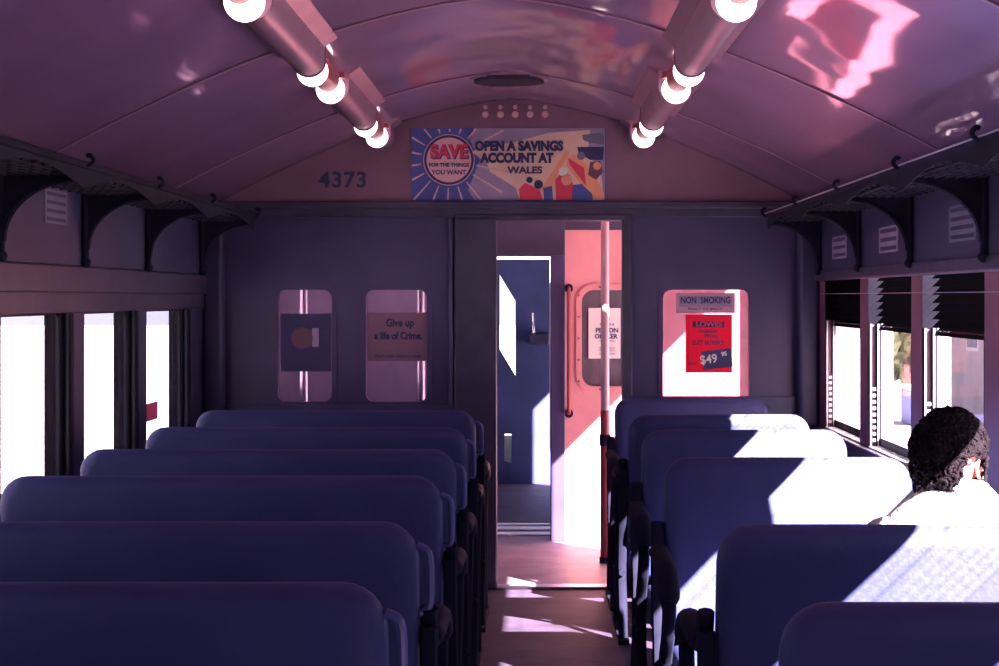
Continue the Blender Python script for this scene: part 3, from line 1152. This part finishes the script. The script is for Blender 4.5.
for x, y, r_, m_ in ((529.5, 180, 3.2, 'ink'), (538.5, 184.5, 4.5, 'ink'), (566.5, 180, 5.5, 'orange'), (563, 172, 4.5, 'white'), (581, 156, 4, 'grey'), (597, 166, 4, 'orange')):
    flat('painted_head', [pp(x+r_*math.cos(2*PI*k/20), y+r_*math.sin(2*PI*k/20)) for k in range(20)], m_, 7)

# carriage number
t = thing('carriage_number', 'dark painted carriage number on the bulkhead left of the savings poster', 'number', (0, DB, 0))
text('lettering', '4373', 'ink', t, .105, ((343-534)*DB/F_PX, .001, EYE+(297-180.5)*DB/F_PX), sx=1.05, bold=.003, space=1.08)

# ------------------------------------------------------------------ stickers and posters on end windows
def wpos(px, py_, D=DB):
    return ((px-534)*D/F_PX, EYE+(297-py_)*D/F_PX)
def sheet(name, label, cat, x0, y0, x1, y1, m, D=DB+.014, tilt=0):
    a = wpos(x0, y1, D)
    b = wpos(x1, y0, D)
    cx_, cz = (a[0]+b[0])/2, (a[1]+b[1])/2
    t = thing(name, label, cat, (cx_, D, cz))
    t.rotation_euler = (0, tilt, 0)
    bm = bmesh.new()
    w_, h_ = (b[0]-a[0])/2, (b[1]-a[1])/2
    box(bm, (-w_, -.0015, -h_), (w_, 0, h_))
    obj('sheet', bm, m, t, smooth=False)
    k = D/F_PX
    def T(s, m2, x, y, size, sx=1, bold=.0, rot=0, lay=.003):
        return text('lettering', s, m2, t, size, ((x-(x0+x1)/2)*k, -lay, ((y0+y1)/2-y)*k), rot=(PI/2, rot, 0), sx=sx, bold=bold, ext=.0003)
    return t, T, k
t, T, k = sheet('notice_sticker', 'pale non smoking notice across the top of the right end window', 'sticker', 676, 293, 735, 313, 'p_clear')
bm = bmesh.new(); box(bm, (-.128, -.0025, -.018), (.128, -.0016, .034)); obj('printed_band', bm, 'mauve', t, smooth=False)
T('NON  SMOKING', 'ink', 705.5, 300.5, .044, .74, .0012, lay=.0035)
T('PENALTY FOR BREACH', 'ink', 705, 309, .016, 1, .0003, lay=.0035)
t, T, k = sheet('red_poster', 'red sale poster with a price stuck on the right end window', 'poster', 685.5, 314.5, 732, 372.5, 'p_red')
bm = bmesh.new(); box(bm, (-.078, -.0025, .078), (.075, -.0016, .108)); obj('title_band', bm, 'ink', t, smooth=False)
T('LOWES', 'red', 709, 324.3, .034, 1.15, .0008, lay=.0035)
T('WEEKEND', 'ink', 708, 331.5, .020, 1, .0006)
T('SPECIAL', 'ink', 711, 336, .020, 1, .0006)
T('SUIT BUYER\'S', 'ink', 708, 343, .030, .86, .001)
T('SUITS', 'ink', 692, 364, .015, 1, .0004)
bm = bmesh.new(); box(bm, (-.072, -.0025, -.045), (.072, -.0016, .045), Matrix.Translation((.040, 0, -.075)) @ Matrix.Rotation(-.12, 4, 'Y')); obj('price_panel', bm, 'ink', t, smooth=False)
T('$49', 'white', 708.5, 359.5, .058, .95, .001, rot=-.12, lay=.0035)
T('95', 'white', 724, 354, .028, 1, .001, rot=-.12, lay=.0035)
t, T, k = sheet('pink_sticker', 'pinkish anti crime notice stuck on the second end window from the left', 'sticker', 368, 312.5, 430, 361, 'p_pink')
T('Give up', 'ink', 400, 323, .052, .82, .0022)
T('a life of Crime.', 'ink', 398.5, 336, .048, .80, .0022)
T('Don\'t travel without a ticket', 'ink', 398, 356, .020, .95, .0004)
t, T, k = sheet('blue_poster', 'bluish poster with a round brown spot on the leftmost end window', 'poster', 281, 313.5, 331, 371.5, 'p_blue')
bm = bmesh.new()
cxp = (302-306)*k
czp = (342.5-338)*k
prism(bm, [(cxp+.052*math.cos(2*PI*i/32), czp+.052*math.sin(2*PI*i/32)) for i in range(32)], lambda u, v: (u, -.003, v), (0, .0012, 0))
obj('brown_disc', bm, 'brown', t, smooth=False)
bm = bmesh.new()
prism(bm, [(cxp-.01+.034*math.cos(2*PI*i/32), czp+.002+.034*math.sin(2*PI*i/32)) for i in range(32)], lambda u, v: (u, -.0036, v), (0, .0006, 0))
obj('inner_disc', bm, 'brown', t, smooth=False)
bm = bmesh.new(); box(bm, (.03, -.003, -.02), (.062, -.0016, .07)); obj('printed_band', bm, 'mauve', t, smooth=False)
# white notice on the partition window
t, T, k = sheet('white_notice', 'white notice with dark lettering on the pink partition window', 'notice', 588.5, 308, 620.5, 358.5, 'white', D=DP+.012)
T('A', 'ink', 608, 318, .03, 1, .001)
T('REFUSE A', 'ink', 607, 324.5, .020, 1, .0004)
T('PERSON', 'ink', 607, 330.5, .036, 1, .0014)
T('OFFICER', 'ink', 606, 336.5, .036, .95, .0014)
for yy in (341, 348, 350.5, 354):
    T('PENALTY APPLIES', 'brown', 607, yy, .012, 1, .0)
# small adverts on the upper side walls between rack brackets
def wall_card(side, y, z, w_, h_, label, m='white', bars=3):
    x = (XR-.013) if side > 0 else (XL+.013)
    t = thing('advert_card', label, 'advertisement', (x, y, z), group='small cards under the luggage racks')
    bm = bmesh.new()
    box(bm, (-.002, -w_/2, -h_/2), (.002, w_/2, h_/2))
    obj('card', bm, m, t, smooth=False)
    bm = bmesh.new()
    for i in range(bars):
        zz = h_/2-h_*(i+.5)/bars
        box(bm, (-.003, -w_*.42, zz-h_*.22/bars), (.003, w_*.42, zz+h_*.22/bars))
    obj('printed_lines', bm, 'ink', t, smooth=False)
wall_card(1, 5.42, Z(.235), .34, .115, 'striped pale card on the right wall below the rack, nearest of three', 'grey', 4)
wall_card(1, 6.55, Z(.22), .34, .10, 'small card on the right wall below the rack, middle of three', 'mauve', 3)
wall_card(1, 7.6, Z(.22), .34, .10, 'small card on the right wall below the rack, farthest of three', 'mauve', 3)
wall_card(-1, 5.65, Z(.295), .26, .11, 'pale card on the shaded left wall below the rack', 'grey', 4)
# red-pink sticker on the third left window
t = thing('window_sticker', 'small pink sticker low on the third left window', 'sticker', (XL-.043, 6.98, Z(-.0)))
bm = bmesh.new()
box(bm, (-.001, .21, -.525), (.001, .45, -.45))
obj('sheet', bm, 'p_mag', t, smooth=False)

# ------------------------------------------------------------------ the seated woman
def skin_obj(name, verts, edges, radii, m, parent, root_i=0, sub=2, loc=None):
    me = bpy.data.meshes.new(name)
    me.from_pydata([Vector(v) for v in verts], edges, [])
    me.materials.append(M[m])
    o = bpy.data.objects.new(name, me)
    C.objects.link(o)
    o.parent = parent
    s = o.modifiers.new('skin', 'SKIN')
    s.use_smooth_shade = True
    for i, r in enumerate(radii):
        sv = me.skin_vertices[0].data[i]
        sv.radius = (r, r) if not isinstance(r, tuple) else r
        sv.use_root = (i == root_i)
    ss = o.modifiers.new('sub', 'SUBSURF')
    ss.levels = sub
    ss.render_levels = sub
    return o

PXc, PYc = .945, 3.87          # hips above the cushion
person = thing('person', 'woman with curly dark hair and white top seated by the right windows, seen from behind', 'person', (PXc, PYc, .02))
SHZ = Z(-.50)
V, E, R_ = [], [], []
def add(v, r, link=None):
    V.append(v)
    R_.append(r)
    if link is not None:
        E.append((link, len(V)-1))
    return len(V)-1
pel = add((0, .02, .51), (.145, .10))
wst = add((0, 0, .66), (.115, .085), pel)
chs = add((0, -.005, .78), (.135, .095), wst)
upc = add((0, -.01, .86), (.12, .075), chs)
nk = add((0, 0, .935), .050, upc)
nk2 = add((.005, .012, .99), .046, nk)
for s in (-1, 1):
    sh = add((s*.145, -.005, SHZ-.075), .044, upc)
    el = add((s*.20, .06, .62), .038, sh)
    fa = add((s*.18, .17, .575), .033, el)
    wr = add((s*.10, .29, .555), .024, fa)
    hd = add((s*.075, .345, .55), (.036, .018), wr)
    for i, (dx, ln) in enumerate(((-.028, .062), (-.010, .072), (.010, .068), (.028, .055))):
        k1 = add((s*.07+dx, .385, .548), .009, hd)
        k2 = add((s*.068+dx*1.1, .385+ln*.55, .54), .0085, k1)
        add((s*.066+dx*1.1, .385+ln, .520), .0075, k2)
    t1 = add((s*.03, .335, .552), .011, hd)
    add((s*.012, .365, .545), .009, t1)
    hp = add((s*.085, .08, .50), .085, pel)
    kn = add((s*.10, .44, .50), .060, hp)
    an = add((s*.10, .47, .10), .036, kn)
    ft = add((s*.10, .50, .045), .036, an)
    add((s*.105, .62, .035), .030, ft)
body = skin_obj('body', V, E, R_, 'skin', person, 0, 2)

# white top: shell over the torso with a wide neckline
def torso_shell(name, secs, m, parent):
    bm = bmesh.new()
    rings = []
    seg = 28
    for (z, rx, ry, cy, tip) in secs:
        ring = []
        for k in range(seg):
            a = 2*PI*k/seg
            c, s_ = math.cos(a), math.sin(a)
            ex = math.copysign(abs(c)**.8, c)
            ring.append(bm.verts.new((rx*ex, cy+ry*math.copysign(abs(s_)**.9, s_), z-tip*abs(c)**2)))
        rings.append(ring)
    for a, b in zip(rings, rings[1:]):
        for k in range(seg):
            bm.faces.new((a[k], a[(k+1) % seg], b[(k+1) % seg], b[k]))
    for v in bm.verts:
        n_ = noise.noise(v.co*14)
        v.co += Vector((v.co.x, v.co.y, 0)).normalized()*n_*.006
    o = obj(name, bm, m, parent)
    sl = o.modifiers.new('thick', 'SOLIDIFY')
    sl.thickness = .004
    sl.offset = 1
    ss = o.modifiers.new('sub', 'SUBSURF')
    ss.levels = ss.render_levels = 1
    return o
torso_shell('white_top', [(.50, .160, .125, .015, 0), (.58, .140, .112, .01, 0), (.66, .132, .105, .0, 0), (.76, .155, .112, -.003, 0), (.83, .182, .108, -.008, .0), (.880, .188, .092, -.008, .03), (.925, .150, .078, -.006, .04), (.960, .10, .066, -.002, .026), (.982, .066, .058, .003, .008)], 'shirt', person)
for s in (-1, 1):
    bm = bmesh.new()
    tube(bm, smooth_path([(s*.130, -.006, .850), (s*.160, .0, .835), (s*.183, .02, .78), (s*.196, .045, .72)], 4), [.040, .046, .050, .052, .053, .053, .052, .051, .050, .050, .050, .049, .048], 16, cap=False)
    o = obj('sleeve', bm, 'shirt', person)
skin_obj('trousers', [(0, .02, .50), (.09, .08, .50), (.10, .44, .50), (.10, .468, .16), (-.09, .08, .50), (-.10, .44, .50), (-.10, .468, .16)], [(0, 1), (1, 2), (2, 3), (0, 4), (4, 5), (5, 6)], [(.15, .105), .096, .070, .052, .096, .070, .052], 'trouser', person)

# head (turned to the window)
HEAD = Vector((-.003, .02, Z(-.390)))
head = bpy.data.objects.new('head', None)
bm = bmesh.new()
bmesh.ops.create_icosphere(bm, subdivisions=4, radius=1)
for v in bm.verts:
    x, y, z = v.co
    # local: +y is the face
    sx_, sy_, sz_ = .072, .088, .105
    if z < 0:
        sx_ *= 1-.30*min(1, -z)**1.5
        if y < 0:
            sy_ *= 1-.35*(-z)
    X_, Y_, Z_ = x*sx_, y*sy_, z*sz_
    fx = math.exp(-(x/.16)**2)
    if y > .3:
        Y_ += .020*fx*math.exp(-((z+.18)/.17)**2)
        Y_ += .006*math.exp(-(x/.22)**2)*math.exp(-((z+.50)/.07)**2)
        Y_ += .010*math.exp(-(x/.3)**2)*math.exp(-((z+.82)/.14)**2)
        for s in (-1, 1):
            Y_ -= .011*math.exp(-((x-s*.38)/.18)**2)*math.exp(-((z-.02)/.12)**2)
            Y_ += .004*math.exp(-((x-s*.5)/.2)**2)*math.exp(-((z+.28)/.15)**2)
        Y_ += .005*math.exp(-(x/.6)**2)*math.exp(-((z-.17)/.08)**2)
    v.co = (X_, Y_, Z_)
hd_o = obj('head', bm, 'skin', person)
hd_o.location = HEAD
hd_o.rotation_euler = (math.radians(-6), math.radians(4), math.radians(-34))
for s in (-1, 1):
    bm = bmesh.new()
    P = smooth_path([(0, .010, -.024), (0, -.006, -.014), (0, -.014, .008), (0, -.006, .026), (0, .008, .028), (0, .013, .012), (0, .008, -.004)], 4)
    tube(bm, [p+Vector((s*.006*math.sin(i*.3), 0, 0)) for i, p in enumerate(P)], .0045, 8)
    bmesh.ops.create_uvsphere(bm, u_segments=14, v_segments=10, radius=1, matrix=Matrix.Translation((-s*.003, .002, .002)) @ Matrix.Diagonal((.005, .012, .022, 1)))
    e_ = obj('ear', bm, 'skin', hd_o)
    e_.location = (s*.073, -.004, -.012)
    e_.rotation_euler = (0, 0, s*math.radians(-18))
    bm = bmesh.new()
    bmesh.ops.create_uvsphere(bm, u_segments=16, v_segments=12, radius=.0115)
    e_ = obj('eye', bm, 'white', hd_o)
    e_.location = (s*.028, .070, .004)
    bm = bmesh.new()
    bmesh.ops.create_uvsphere(bm, u_segments=12, v_segments=8, radius=.0055)
    e2 = obj('iris', bm, 'brown', e_)
    e2.location = (0, .0085, 0)
    bm = bmesh.new()
    tube(bm, [(s*.015, .082, .024), (s*.028, .084, .029), (s*.045, .074, .023)], .0028, 6)
    obj('eyebrow', bm, 'hair', hd_o)
bm = bmesh.new()
for zz, r_ in ((-.0475, .0045), (-.056, .005)):
    tube(bm, smooth_path([(-.022, .070, zz), (-.010, .085, zz+.002), (0, .087, zz), (.010, .085, zz+.002), (.022, .070, zz)], 4), r_, 8)
obj('lips', bm, 'red', hd_o)
# hair: a full wavy cap, then many separate curls over it
bm = bmesh.new()
bmesh.ops.create_icosphere(bm, subdivisions=5, radius=1)
kill = []
for v in bm.verts:
    d_ = v.co.normalized()
    n1 = noise.noise(d_*3.2+Vector((3, 1, 7)))
    n2 = noise.noise(d_*9+Vector((1, 5, 2)))
    n3 = noise.noise(d_*22)
    r_ = 1+.08*n1+.075*n2+.03*n3
    x, y, z = d_
    v.co = Vector((x*.096*r_, (y*.104-.014)*r_, z*.112*r_+.014))
    face = (y > .30 and z < .38+.2*(1-y)) or (z < -.62 and y > -.2)
    # open the side so that the ear and cheek are bare
    if -.66 < y < .15 and abs(x) > .40 and z < .13+.2*y:
        face = True
    if face:
        kill.append(v)
bmesh.ops.delete(bm, geom=kill, context='VERTS')
hr = obj('hair', bm, 'hair', person)
hr.location = HEAD
hr.rotation_euler = hd_o.rotation_euler
hr.scale = (.88, .88, .94)
hd_o.scale = (.93, .93, .93)
so_ = hr.modifiers.new('thick', 'SOLIDIFY')
so_.thickness = .02
so_.offset = -1
bm = bmesh.new()
cnt = 0
tries = 0
while cnt < 330 and tries < 6000:
    tries += 1
    d_ = Vector((random.gauss(0, 1), random.gauss(0, 1), random.gauss(0, 1))).normalized()
    x, y, z = d_
    if (y > .25 and z < .45) or z < -.85 or (-.72 < y < .18 and abs(x) > .36 and z < .16):
        continue
    low = z < -.1
    base = Vector((x*.094, y*.102-.014, z*.108+.014))
    u = d_.orthogonal().normalized()
    vv = d_.cross(u)
    a0 = random.random()*6.28
    rr = random.uniform(.008, .016)*(1.15 if low else 1)
    turns = random.uniform(.7, 1.5)
    lift = random.uniform(.0, .010)*(1.4 if low else .8)
    P = []
    for k in range(11):
        t_ = k/10
        a = a0+turns*2*PI*t_
        P.append(base+u*math.cos(a)*rr+vv*math.sin(a)*rr+d_*(lift*math.sin(t_*PI)+.003)+Vector((0, 0, -.014*t_*(1.8 if low else .8))))
    w_ = random.uniform(.0028, .0052)
    tube(bm, P, [w_*.5]+[w_]*9+[w_*.35], 5)
    cnt += 1
cl = obj('curls', bm, 'hair', hr)

# ------------------------------------------------------------------ outside
bm = bmesh.new()
box(bm, (-90, -60, -1.35), (90, 160, -1.25))
struct('ground', bm, 'ground', smooth=False)
bm = bmesh.new()
box(bm, (1.75, -30, -1.25), (5.2, 60, -.12))
struct('platform', bm, 'platform', smooth=False)
# outer skin under the windows
bm = bmesh.new()
box(bm, (XR+TW, Y0, -.75), (XR+TW+.02, DB+.1, Z(-.63)))
box(bm, (XL-TW-.02, Y0, -.75), (XL-TW, DB+.1, Z(-.63)))
struct('wall_outer_skin', bm, 'body', smooth=False)

# long rendered building past the platform
def building(x0, x1, y0, y1, h, label, m='render_'):
    t = thing('station_building', label, 'building', (0, 0, -1.25))
    bm = bmesh.new()
    box(bm, (x0, y0, 0), (x1, y1, h))
    obj('wall', bm, m, t, smooth=False)
    bm = bmesh.new()
    prism(bm, [(y0-.3, h), (y1+.3, h), ((y0+y1)/2, h+1.1)], lambda u, v: (x0-.3, u, v), (x1-x0+.6, 0, 0))
    obj('roof', bm, 'dado', t, smooth=False)
    y = y0+.8
    while y < y1-1.2:
        bm = bmesh.new()
        box(bm, (x0-.02, y, 1.6), (x0+.05, y+.9, 3.2))
        f_ = obj('window', bm, 'reveal', t, smooth=False)
        bm = bmesh.new()
        box(bm, (x0-.03, y+.07, 1.67), (x0-.01, y+.83, 3.13))
        obj('pane', bm, 'grey', f_, smooth=False)
        y += 2.1
    return t
building(8.6, 13, 24.0, 35.6, 5.2, 'pale rendered building seen hazily through the third right window')

def tree(x, y, h, r, label, n=900):
    t = thing('tree', label, 'tree', (x, y, -1.25), group='trees beyond the platform')
    bm = bmesh.new()
    tube(bm, smooth_path([(0, 0, 0), (.1, .05, h*.3), (0, 0, h*.6), (.15, 0, h*.85)], 4), [.2-.013*k for k in range(13)], 10)
    for k in range(7):
        a = k*.9
        tube(bm, [(0, 0, h*(.35+.06*k)), (math.cos(a)*r*.4, math.sin(a)*r*.4, h*(.5+.05*k)), (math.cos(a)*r*.7, math.sin(a)*r*.7, h*(.6+.04*k))], [.08, .05, .02], 6)
    obj('trunk', bm, 'bark', t)
    bm = bmesh.new()
    for k in range(n):
        d_ = Vector((random.gauss(0, 1), random.gauss(0, 1), random.gauss(0, 1))).normalized()*random.uniform(.35, 1)
        c = Vector((d_.x*r, d_.y*r, h*.68+d_.z*h*.36))
        s_ = random.uniform(.10, .26)
        rot = Euler((random.uniform(0, 6), random.uniform(0, 6), random.uniform(0, 6))).to_matrix()
        q = [c+rot @ Vector(p)*s_ for p in ((-1, 0, 0), (0, -.45, .1), (1, 0, 0), (0, .45, .1))]
        bm.faces.new([bm.verts.new(p) for p in q])
    obj('crown', bm, 'leaf', t, smooth=False)
tree(6.3, 28.8, 3.5, .7, 'leafy tree glimpsed through the second right window')
tree(7.1, 38.0, 4.0, 1.0, 'more distant leafy tree glimpsed through the first right window', 700)

# platform lamp post and a trolley-like box in view of the second window
t = thing('platform_post', 'slim pale post standing on the platform beyond the second window', 'post', (4.9, 21.2, -.12))
bm = bmesh.new()
tube(bm, [(0, 0, 0), (0, 0, 3.6)], .05, 10)
obj('shaft', bm, 'reveal', t)
bm = bmesh.new()
tube(bm, [(0, 0, 3.6), (-.3, 0, 3.75), (-.7, 0, 3.75)], .03, 8)
obj('arm', bm, 'reveal', t)
t = thing('parcel_bin', 'bluish box on the platform beyond the second window', 'bin', (4.62, 20.6, -.12))
bm = bmesh.new()
box(bm, (-.16, -.3, 0), (.18, .3, .42))
obj('body', bm, 'blue', t, bevel=.02)
bm = bmesh.new()
box(bm, (-.18, -.32, .42), (.20, .32, .47))
obj('lid', bm, 'reveal', t, bevel=.02)
